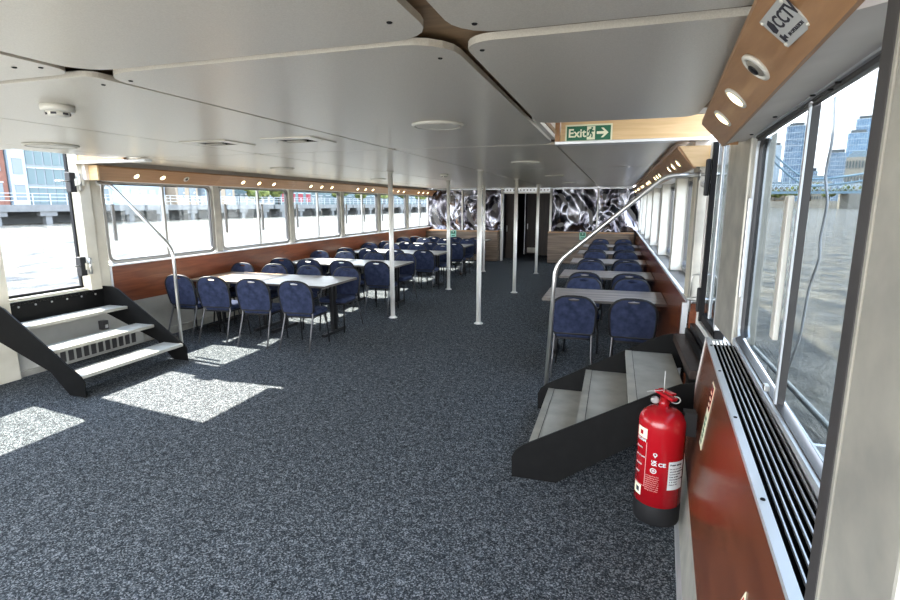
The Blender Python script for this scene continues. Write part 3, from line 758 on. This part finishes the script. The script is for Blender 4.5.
# red and white warning triangle
t = empty('warning_triangle', (0,0,0), 'small red and white triangular warning sign low on the near wood panel', 'sign')
def tri(s_, off, name, m):
    y, z = 1.40, .70
    P = [onwall(y, z+.085*s_, off), onwall(y-.07*s_, z-.05*s_, off), onwall(y+.07*s_, z-.05*s_, off)]
    v = P + [(p[0]+.002, p[1], p[2]) for p in P]
    MB().add(v, [(0,1,2),(5,4,3),(0,3,4,1),(1,4,5,2),(2,5,3,0)]).build(name, m, t)
tri(1.0, -.003, 'plate', M['signcream']); tri(.80, -.0045, 'field', M['red']); 
W = Matrix(((0,0,-1,xr(1.4,.69)-.006),(-1,0,0,1.4),(0,1,0,.675),(0,0,0,1)))
textmesh('?', .06, W @ Matrix.Translation((-.014,-.012,0)), 'mark', M['signcream'], t, bold=.001)

# ------------------------------------------------------------------ fire extinguisher
ex, ey, ez = .315, 2.86, .09
t = empty('fire_extinguisher', (.303, ey, .085), 'red fire extinguisher with white labels hanging on the near wood panel', 'extinguisher'); t.scale = (1.2, 1.2, 1.06)
R = .100
MB().lathe([(.085,0),(.098,.008),(.101,.02),(.101,.11),(R,.112)], 40).build('base_boot', M['rubber'], t)
MB().lathe([(R,.105),(R,.53),(.097,.555),(.086,.578),(.066,.596),(.040,.606),(.024,.610),(.022,.62)], 48).build('cylinder', M['red'], t)
MB().lathe([(.022,.615),(.024,.640),(.018,.645),(.018,.665)], 16).build('valve', M['red'], t)
MB().add([(-.012,-.06,.662),(.012,-.06,.662),(.012,.05,.672),(-.012,.05,.672),(-.012,-.07,.680),(.012,-.07,.680),(.012,.05,.684),(-.012,.05,.684)],[(0,3,2,1),(4,5,6,7),(0,1,5,4),(1,2,6,5),(2,3,7,6),(3,0,4,7)]).xf(Matrix.Rotation(radians(35),4,'Z')).build('handle', M['red'], t)
MB().add([(-.010,-.055,.690),(.010,-.055,.690),(.010,.03,.690),(-.010,.03,.690),(-.010,-.06,.702),(.010,-.06,.702),(.010,.03,.698),(-.010,.03,.698)],[(0,3,2,1),(4,5,6,7),(0,1,5,4),(1,2,6,5),(2,3,7,6),(3,0,4,7)]).xf(Matrix.Rotation(radians(35),4,'Z')).build('lever', M['red'], t)
MB().tube([(.02*cos(a)+.045, -.01, .655+.018*sin(a)) for a in [2*pi*q/14 for q in range(14)]], .0025, 6, closed=True).build('pin_ring', M['steel'], t)
MB().lathe([(.018,0),(.018,.012),(.014,.016)], 16).xf(Matrix.Translation((-.04,-.015,.650)) @ RX).build('gauge', M['steel'], t)
MB().tube([(-.004,-.01,.69),(-.006,-.012,.80)], .0018, 6).build('seal_tag', M['white'], t)
MB().tube([(-.075,-.02,.69),(-.01,-.01,.70)], .0018, 6).build('seal_tag', M['white'], t)
MB().box(.085, .135, -.03, .03, .48, .60).build('wall_bracket', M['black'], t)
# curved labels: angle 0 faces the camera side; u in metres along the skin, v height
A0 = math.atan2(-ey, -ex)
def bend(off=.0012):
    def f(x, y, z):
        a = A0 + x/R; rr = R+off+z
        return (rr*cos(a), rr*sin(a), y)
    return f
def patch(u0, u1, z0, z1, m, name, off=.001, sub=10):
    vs = []; n_ = sub
    f = bend(off)
    for i in range(n_+1):
        u = u0+(u1-u0)*i/n_
        vs += [f(u, z0, 0), f(u, z1, 0)]
    MB().add(vs, [(2*i, 2*i+2, 2*i+3, 2*i+1) for i in range(n_)], True).build(name, m, t)
patch(-.122, -.060, .462, .515, M['signcream'], 'label')
patch(-.100, -.082, .478, .500, M['red'], 'label_symbol', .002, 4)
patch(.040, .122, .215, .365, M['paper'], 'label')
patch(-.125, -.075, .150, .205, M['signcream'], 'label')
patch(-.105, -.085, .165, .190, M['ink'], 'label_symbol', .002, 4)
for u0, u1, z0, z1 in ((-.060,-.0575,.21,.445),(-.125,-.0575,.208,.2105)):
    patch(u0, u1, z0, z1, M['pink'], 'printed_line', .0015, 4)
def lt(s, size, u, z, m, name='lettering', bold=0, off=.002):
    textmesh(s, size, Matrix.Translation((u, z, 0)), name, m, t, bend=bend(off), bold=bold)
lt('FOAM', .020, -.118, .445, M['paper'], bold=.0006)
for i, s in enumerate(('PULL PIN', 'AIM AT BASE', 'SQUEEZE', 'SWEEP')): lt(s, .010, -.120, .405-.045*i, M['paper'])
lt('CE', .026, -.004, .338, M['paper'], bold=.0008)
lt('UK', .016, -.032, .352, M['paper'], bold=.0008); lt('CA', .016, -.032, .337, M['paper'], bold=.0008)
for i in range(8): lt('extinguishing foam class A B'[i:i+17], .0085, -.055, .275-.011*i, M['pink'])
lt('Foam spray', .013, .046, .345, M['ink'], bold=.0003)
for i in range(7): lt(('Do not use on live', 'electrical equipment', 'Service annually', 'Keep upright', 'Check gauge monthly', 'A  B  rated', 'Made in UK')[i], .0085, .046, .325-.014*i, M['ink'])
def ringpatch(u, z, r0, r1, m, name):
    n_ = 18; f = bend(.0018); vs = []
    for i in range(n_):
        a = 2*pi*i/n_; vs += [f(u+r0*cos(a), z+r0*sin(a), 0), f(u+r1*cos(a), z+r1*sin(a), 0)]
    MB().add(vs, [(2*i, (2*i+2) % (2*n_), (2*i+3) % (2*n_), 2*i+1) for i in range(n_)]).build(name, m, t)
ringpatch(-.022, .308, .010, .014, M['paper'], 'round_mark'); ringpatch(-.022, .308, .003, .006, M['paper'], 'round_mark')
ringpatch(-.018, .395, .005, .009, M['paper'], 'round_mark')
f = bend(.0018)
MB().add([f(-.027,.394,0), f(-.018,.378,0), f(-.009,.394,0), f(-.018,.388,0)], [(0,1,3),(1,2,3)]).build('heart_mark', M['paper'], t)

# ------------------------------------------------------------------ outside, close: hull edge, rub rail, hanging cord
S(MB().box(.87, .93, 4.6, 26, -.64, 1.0).box(.80, .86, -3, 4.6, -.64, .35).build('wall_right', mat('hull_blue', (.16,.20,.25), .4)))
S(MB().box(-6.35, -6.03, -3, 26, -.64, .40).build('wall_left', mat('hull_white', (.6,.6,.6), .5)))
t = empty('rub_rail', (1.2, 3.5, .58), 'pale tubular rail along the outside of the hull below the near window', 'rail')
MB().tube([(0, -4, -.02), (0, 6, .02)], .019, 12).build('tube', M['steel_dull'], t)
for y in (-2, -.5, 1, 2.5): MB().box(-.16, .0, y-.015, y+.015, -.10, -.02).build('bracket', M['alu'], t)
pts = [(.90,2.84,2.38),(.90,2.84,2.28),(.90,2.79,2.08),(.90,2.83,1.93),(.90,2.75,1.81),(.90,2.79,1.64),(.90,2.76,1.56),(.90,2.85,1.41),(.90,2.88,1.17),(.90,2.99,0.97)]
t = tag(MB().tube(rpath(pts, .05, 4), .006, 8).build('cord', M['cordm']), 'thin grey cord hanging crookedly outside the near right window', 'cord')

# ------------------------------------------------------------------ river and banks
WZ = -.65
w = MB().add([(-900,-700,WZ),(1500,-700,WZ),(1500,2500,WZ),(-900,2500,WZ)], [(0,1,2,3)]).build('river', M['water'])
tag(w, 'sunlit choppy brown river water around the boat', 'water', kind='stuff')
# left quay: jetty deck on piles with white railings
def QP(s_, off=0):   # point along the quay line
    a = Vector((-69.0, 20, 0)); b = Vector((-52.0, 170, 0)); d_ = (b-a).normalized(); nn = Vector((-d_.y, d_.x, 0))
    return a + d_*s_ + nn*off
Mq = {}
Mq['conc'] = noisy('conc', (0.090,0.095,0.095), (0.144,0.149,0.149), (1,1,1), 4, .8, 0, 0, .3, .7, .8)
Mq['dark'] = mat('qdark', (.10,.11,.115), .8)
Mq['rail'] = mat('qrail', (0.338,0.351,0.360), .5)
Mq['brick'] = noisy('qbrick', (0.135,0.054,0.036), (0.180,0.081,0.054), (1,1,1), 3, .8, 0, 0, .3, .7, 2)
Mq['paleblue'] = mat('qpaleblue', (0.248,0.306,0.351), .5)
Mq['stone'] = mat('qstone', (.36,.33,.28), .8)
Mq['win'] = mat('qwin', (0.099,0.131,0.149), .2)
Mq['tan'] = mat('qtan', (0.261,0.203,0.144), .8)
Mq['leaf'] = noisy('qleaf', (.04,.06,.015), (.20,.22,.06), (1,1,1), 5, .8, 0, 1, .35, .65, 1.2, .3, None, 0, .3)
Mq['redaw'] = mat('qred', (0.203,0.013,0.023), .6)
Mq['teal'] = mat('qteal', (0.081,0.122,0.126), .6)
def qbox(mb, s0, s1, o0, o1, z0, z1):
    c = [QP(s0,o0), QP(s1,o0), QP(s1,o1), QP(s0,o1)]
    mb.hexa([(p.x,p.y,z0) for p in c]+[(p.x,p.y,z1) for p in c]); return mb
for i in range(7):
    s0, s1 = i*26-12, i*26+13.6
    jt = empty('jetty', QP((s0+s1)/2), 'dark river jetty deck on piles, %s section along the left bank' % (ordw+['seventh'])[i], 'jetty', 'jetty sections on the left bank')
    jt.location = (0,0,0)
    qbox(MB(), s0, s1, 0, 6, .9, 1.7).build('deck', Mq['conc'], jt)
    qbox(MB(), s0, s1, 5.2, 6.2, WZ-.5, 1.2).build('back_wall', Mq['dark'], jt)
    for j in range(5):
        s_ = s0+2+j*5.3
        qbox(MB(), s_, s_+.7, .2, .9, WZ-.5, .9).build('pile', Mq['conc'], jt)
        qbox(MB(), s_-.6, s_+1.3, .1, .9, .35, .9).build('pile_cap', Mq['conc'], jt)
    rl = MB()
    for z in (2.15, 2.6, 3.0): qbox(rl, s0, s1, .1, .18, z, z+.07)
    rl.build('handrail', Mq['rail'], jt)
    for j in range(14): qbox(MB(), s0+j*1.9, s0+j*1.9+.09, .1, .18, 1.7, 3.0).build('rail_post', Mq['rail'], jt)
# land behind
lnd = MB(); qbox(lnd, -80, 300, 6, 700, WZ-1, 1.4)
S(lnd.build('ground_left', Mq['conc']))
def bld(s0, s1, o, z1, wm, lab, floors, bays, wmat='win', bay_fill=.6, name='building'):
    t = empty(name, (0,0,0), lab, 'building', None)
    qbox(MB(), s0, s1, o, o+14, 1.4, z1).build('walls', wm, t)
    qbox(MB(), s0-.2, s1+.2, o-.3, o+14.3, z1, z1+.35).build('roof', Mq['stone'], t)
    fh = (z1-1.6)/floors; bw = (s1-s0)/bays
    for a in range(floors):
        for b in range(bays):
            f_ = bay_fill
            q0 = s0+bw*(b+.5-f_/2); q1 = s0+bw*(b+.5+f_/2)
            wd = qbox(MB(), q0, q1, o-.06, o+.02, 1.6+fh*(a+.5-f_/2), 1.6+fh*(a+.5+f_/2)).build('window', Mq[wmat], t)
            qbox(MB(), q0-.08, q1+.08, o-.14, o-.06, 1.6+fh*(a+.5+f_/2), 1.6+fh*(a+.5+f_/2)+.15).build('lintel', Mq['rail'], t)
    return t
def s_at(y): return (y-20)/150*150.96
bld(10, 27.5, 9, 16, Mq['brick'], 'red brick riverside building seen through the left doorway', 4, 6)
bld(27.7, 29.6, 8.6, 15, Mq['paleblue'], 'narrow pale blue stair tower beside the brick riverside building', 4, 1)
bld(29.8, 35.2, 9, 17, Mq['win'], 'grey gridded glass building in the left doorway view', 6, 5, 'teal', .8)
bld(35.5, 41.5, 10, 14, Mq['paleblue'], 'pale blue building with dark window bands left of the door post', 4, 3, 'win', .6)
bld(42, 51.5, 11, 10, Mq['paleblue'], 'low pale glazed building through the first left window', 3, 6, 'rail', .7)
bld(52, 56.5, 9, 9, Mq['tan'], 'narrow tan building with small windows on the left bank', 2, 2)
bld(58, 59, 8.8, 10, Mq['paleblue'], 'slim pale blue column block between the tan riverside buildings', 3, 1)
bld(59.4, 65, 9, 11, Mq['tan'], 'wide tan stone riverside building at the end of the first left window', 2, 2)
bld(66, 73, 12, 12, Mq['teal'], 'grey-blue office building through the second left window', 4, 5)
bld(73.5, 80, 13, 9, Mq['stone'], 'cream terrace building behind the yellow-green tree on the left bank', 3, 4)
bld(81, 92, 12, 8, Mq['teal'], 'grey building with red awnings on the left bank', 2, 4, 'redaw', .6)
bld(93, 150, 14, 10, Mq['teal'], 'long grey-green warehouse far along the left bank', 3, 18)
bld(151, 230, 14, 12, Mq['win'], 'long dark riverside block at the far end of the left bank', 4, 16, 'teal')
def tree(x, y, z, h, rw, lab, grp, seed):
    rnd = random.Random(seed)
    t = empty('tree', (x, y, z), lab, 'tree', grp)
    MB().tube([(0,0,0),(.1*h*.05,0,h*.5)], [h*.035, h*.02], 8).build('trunk', M['door_brown'], t)
    mb = MB()
    for _ in range(9):
        c = Vector((rnd.uniform(-.55,.55)*rw, rnd.uniform(-.55,.55)*rw, h*rnd.uniform(.45,.82))); r0 = rw*rnd.uniform(.35,.55)
        bm = bmesh.new(); bmesh.ops.create_icosphere(bm, subdivisions=2, radius=1)
        vs = []
        for v_ in bm.verts:
            k_ = r0*(1+rnd.uniform(-.16,.16)); vs.append((c.x+v_.co.x*k_, c.y+v_.co.y*k_, c.z+v_.co.z*k_*.8))
        mb.add(vs, [tuple(v_.index for v_ in f_.verts) for f_ in bm.faces]); bm.free()
    mb.build('crown', Mq['leaf'], t)
for i, s_ in enumerate((70, 76, 97, 108, 119, 131, 142)):
    p = QP(s_, 8); tree(p.x, p.y, 1.4, 4.6+(i % 3), 2.6, 'leafy green tree on the left bank, %s from the jetty start' % (ordw+['seventh'])[i], 'left bank trees', i)

# right: far bank, suspension bridge, towers
def pol(az, D, z=0): a = radians(az); return Vector((D*sin(a), D*cos(a), z))
def obox(mb, az0, az1, D, z0, z1, depth=20):
    a = pol(az0, D); b = pol(az1, D); n_ = (a+b).normalized()*depth
    q = [a, b, b+n_, a+n_]
    return mb.hexa([(p.x,p.y,z0) for p in q]+[(p.x,p.y,z1) for p in q])
mb = MB(); obox(mb, 4, 34, 420, WZ-1, 3.6, 900)
S(mb.build('ground_right', Mq['stone']))
Mt = {}
Mt['g1'] = noisy('tower_glass', (.09,.17,.28), (.20,.30,.42), (.25,.25,.35), 1, .3, 0, 0, .4, .6, 1)
Mt['g2'] = noisy('tower_glass2', (.14,.28,.44), (.26,.42,.58), (.2,.2,.5), 1, .3, 0, 0, .4, .6, 1)
Mt['g3'] = mat('tower_pale', (.55,.62,.68), .5)
Mt['bridge'] = mat('bridge_blue', (.26,.38,.46), .5)
Mt['bridge2'] = mat('bridge_pale', (.60,.70,.76), .5)
def tower(az0, az1, D, h, m, lab, nb=8, depth=25, lean=0):
    t = empty('office_tower', (0,0,0), lab, 'tower')
    obox(MB(), az0, az1, D, 3, h, depth).build('walls', m, t)
    da = (az1-az0)/nb
    for i in range(nb): obox(MB(), az0+da*(i+.42), az0+da*(i+.58), D-.5, 4, h-1, .8).build('mullion', Mt['g3'], t)
    fl = MB()
    for k_ in range(12): obox(fl, az0, az1, D-.3, 3+(h-3)*(k_+.9)/12.0, 3+(h-3)*(k_+1)/12.0, .5)
    fl.build('floor_band', Mt['g3'], t)
    obox(MB(), az0+da, az1-da, D+4, h, h+3, depth*.4).build('roof_plant', Mq['conc'], t)
tower(14.4, 15.9, 620, 76, Mt['g1'], 'tall dark blue glass tower left of the near window mullion')
tower(13.2, 14.2, 700, 66, Mt['g3'], 'pale slab tower behind the left of the bridge')
tower(19.35, 20.6, 700, 88, Mt['g2'], 'bright blue glass tower right of the hanging cord')
tower(18.9, 20.3, 620, 66, Mt['g2'], 'lower blue glass block in front of the bright tower')
tower(17.7, 19.0, 580, 46, Mt['g1'], 'dark blue office block right of the hanging cord')
tower(16.2, 17.1, 640, 34, Mt['g3'], 'low pale office block behind the hanging cord')
def cbld(az0, az1, D, h, m, lab):
    t = empty('building', (0,0,0), lab, 'building')
    obox(MB(), az0, az1, D, 3, h, 15).build('walls', m, t)
    n_ = max(3, int((az1-az0)*5)); da = (az1-az0)/n_
    for fl_ in range(3):
        for i in range(n_): obox(MB(), az0+da*(i+.3), az0+da*(i+.7), D-.3, 4+(h-4)*(fl_+.25)/3, 4+(h-4)*(fl_+.75)/3, .4).build('window', Mq['win'], t)
    a = pol(az0, D); b = pol(az1, D); nn = (a+b).normalized()
    r_ = MB(); c_ = (a+b)/2
    r_.add([(a.x,a.y,h),(b.x,b.y,h),(b.x+nn.x*15,b.y+nn.y*15,h),(a.x+nn.x*15,a.y+nn.y*15,h),(a.x*.5+c_.x*.5+nn.x*7,a.y*.5+c_.y*.5+nn.y*7,h+4.5),(b.x*.5+c_.x*.5+nn.x*7,b.y*.5+c_.y*.5+nn.y*7,h+4.5)],
           [(0,1,5,4),(1,2,5),(2,3,4,5),(3,0,4)]).build('roof', Mq['win'], t)
cbld(5, 9, 460, 20, Mq['stone'], 'cream stone riverside block far beyond the door glass')
cbld(9.3, 12.6, 450, 16, Mq['stone'], 'low cream riverside block behind the bridge end')
cbld(12.9, 15.6, 470, 14, Mq['tan'], 'tan riverside block below the dark blue tower')
cbld(16.4, 18.2, 450, 17, Mq['stone'], 'cream stone mansion behind the yellow trees')
cbld(19.0, 20.7, 455, 33, Mq['stone'], 'ornate cream building with steep grey roof at the right of the near window')
cbld(20.8, 25, 460, 22, Mq['stone'], 'cream riverside block beyond the big metal post')
cbld(2, 4.8, 470, 24, Mq['win'], 'dark riverside block seen through the far right windows')
for i in range(12):
    az_ = 6.0+i*1.35; p = pol(az_, 432)
    tree(p.x, p.y, 3.4, 9+(i % 3)*2, 5.5, 'yellow-green tree on the far right bank, %s counted from the door side' % (ordw+['seventh','eighth','ninth','tenth','eleventh','twelfth'])[i], 'far bank trees', 50+i)
# suspension bridge with a lattice deck; the side span climbs to a tower on the left
t = empty('bridge', (0,0,0), 'pale blue suspension bridge with lattice deck crossing the river beyond the near window', 'bridge')
DB = 330
def bp(az, z, d=0):
    # bridge runs in a straight line across the view
    A = pol(7.5, DB); B = pol(27, DB+40); k_ = (az-7.5)/19.5
    p = A.lerp(B, k_) + Vector((0, d, 0)); return Vector((p.x, p.y, z))
def bar(mb, p, q, r_): mb.tube([p, q], r_, 6)
mb = MB(); a, b = bp(7.5, 0), bp(27, 0)
mb.hexa([(a.x,a.y,7.2),(b.x,b.y,7.2),(b.x,b.y+10,7.2),(a.x,a.y+10,7.2),(a.x,a.y,8.6),(b.x,b.y,8.6),(b.x,b.y+10,8.6),(a.x,a.y+10,8.6)]); mb.build('deck', Mt['bridge'], t)
N_ = 46; lat = MB()
def cab(az):
    if az < 16: return 9.5 + 26*((16-az)/4.5)**1.35 if az < 16 else 9.5
    return 9.5 + 9*((az-16)/8)**1.6
for i in range(N_):
    az0 = 8+18.5*i/N_; az1 = 8+18.5*(i+1)/N_
    bar(lat, bp(az0, 8.6), bp(az1, 12.0), .25); bar(lat, bp(az0, 12.0), bp(az1, 8.6), .25); bar(lat, bp(az0, 12.0), bp(az1, 12.0), .3)
lat.build('lattice_parapet', Mt['bridge2'], t)
for k_ in (0, 3.6):
    cb = MB(); cb.tube([bp(z_, min(cab(z_), 62)+k_+1.5) for z_ in [11.2+i*.35 for i in range(40)]], .55, 8); cb.build('suspension_chain', Mt['bridge'], t)
hg = MB()
for i in range(22):
    z_ = 11.3+i*.55; bar(hg, bp(z_, 8.6), bp(z_, cab(z_)+3), .18)
    if i < 12: bar(hg, bp(z_, cab(z_)+1.5), bp(z_+.5, cab(z_+.5)+5.1), .15)
hg.build('hanger_rods', Mt['bridge2'], t)
for az_, hh in ((11.0, 60),):
    q = bp(az_, 0)
    MB().box(q.x-6, q.x+6, q.y-2, q.y+12, WZ-1, hh).build('tower', Mq['stone'], t)
    for dx in (-6, 6):
        for dy in (-2, 12): MB().tube([(q.x+dx, q.y+dy, 0), (q.x+dx, q.y+dy, hh), (q.x+dx, q.y+dy, hh+9)], [2, 2, .1], 8).build('turret', Mq['stone'], t)
q = bp(19.5, 0); MB().box(q.x-4, q.x+4, q.y-2, q.y+12, WZ-1, 7.2).build('pier', Mq['stone'], t)

# ------------------------------------------------------------------ light
sc = bpy.context.scene
wd = bpy.data.worlds.new('sky'); sc.world = wd; wd.use_nodes = True
N = wd.node_tree.nodes; L = wd.node_tree.links; bg = N['Background']
tc = N.new('ShaderNodeTexCoord'); sp = N.new('ShaderNodeSeparateXYZ'); cr = N.new('ShaderNodeValToRGB')
L.new(tc.outputs['Generated'], sp.inputs[0]); L.new(sp.outputs['Z'], cr.inputs[0]); L.new(cr.outputs[0], bg.inputs[0])
e = cr.color_ramp.elements; e[0].position = 0; e[0].color = (.97,.98,1,1); e[1].position = .7; e[1].color = (.52,.67,.92,1)
k_ = e.new(.15); k_.color = (.86,.92,1,1)
bg.inputs[1].default_value = 2.2
sl = bpy.data.lights.new('sun', 'SUN'); sl.energy = 6.8; sl.angle = radians(.6); sl.color = (1,.94,.82)
so = bpy.data.objects.new('sun', sl); col.objects.link(so)
so.rotation_euler = Vector((1, -.125, -1.12)).to_track_quat('-Z', 'Y').to_euler()

al = bpy.data.lights.new('rear_fill', 'AREA'); al.shape = 'RECTANGLE'; al.size = 5.6; al.size_y = 1.8; al.energy = 25; al.color = (1,.97,.92)  # unseen fill lamp added behind the camera to brighten the saloon
ao = bpy.data.objects.new('rear_fill', al); col.objects.link(ao); ao.location = (-2.6, -1.15, 1.1); ao.rotation_euler = (radians(96), 0, 0)
# ------------------------------------------------------------------ camera
cam = bpy.data.cameras.new('camera'); cam.sensor_width = 36; cam.lens = 20.8; cam.clip_start = .02; cam.clip_end = 5000
co = bpy.data.objects.new('camera', cam); col.objects.link(co)
co.location = (0, 0, 1.8); co.rotation_euler = (radians(90-10.46), 0, radians(17.43))
sc.camera = co
sc.view_settings.view_transform = 'Standard'
sc.view_settings.exposure = 2.2
sc.cycles.use_denoising = True
sc.cycles.max_bounces = 10; sc.cycles.transparent_max_bounces = 16; sc.cycles.diffuse_bounces = 5
sc.cycles.sample_clamp_indirect = 6
sc.cycles.caustics_reflective = False; sc.cycles.caustics_refractive = False
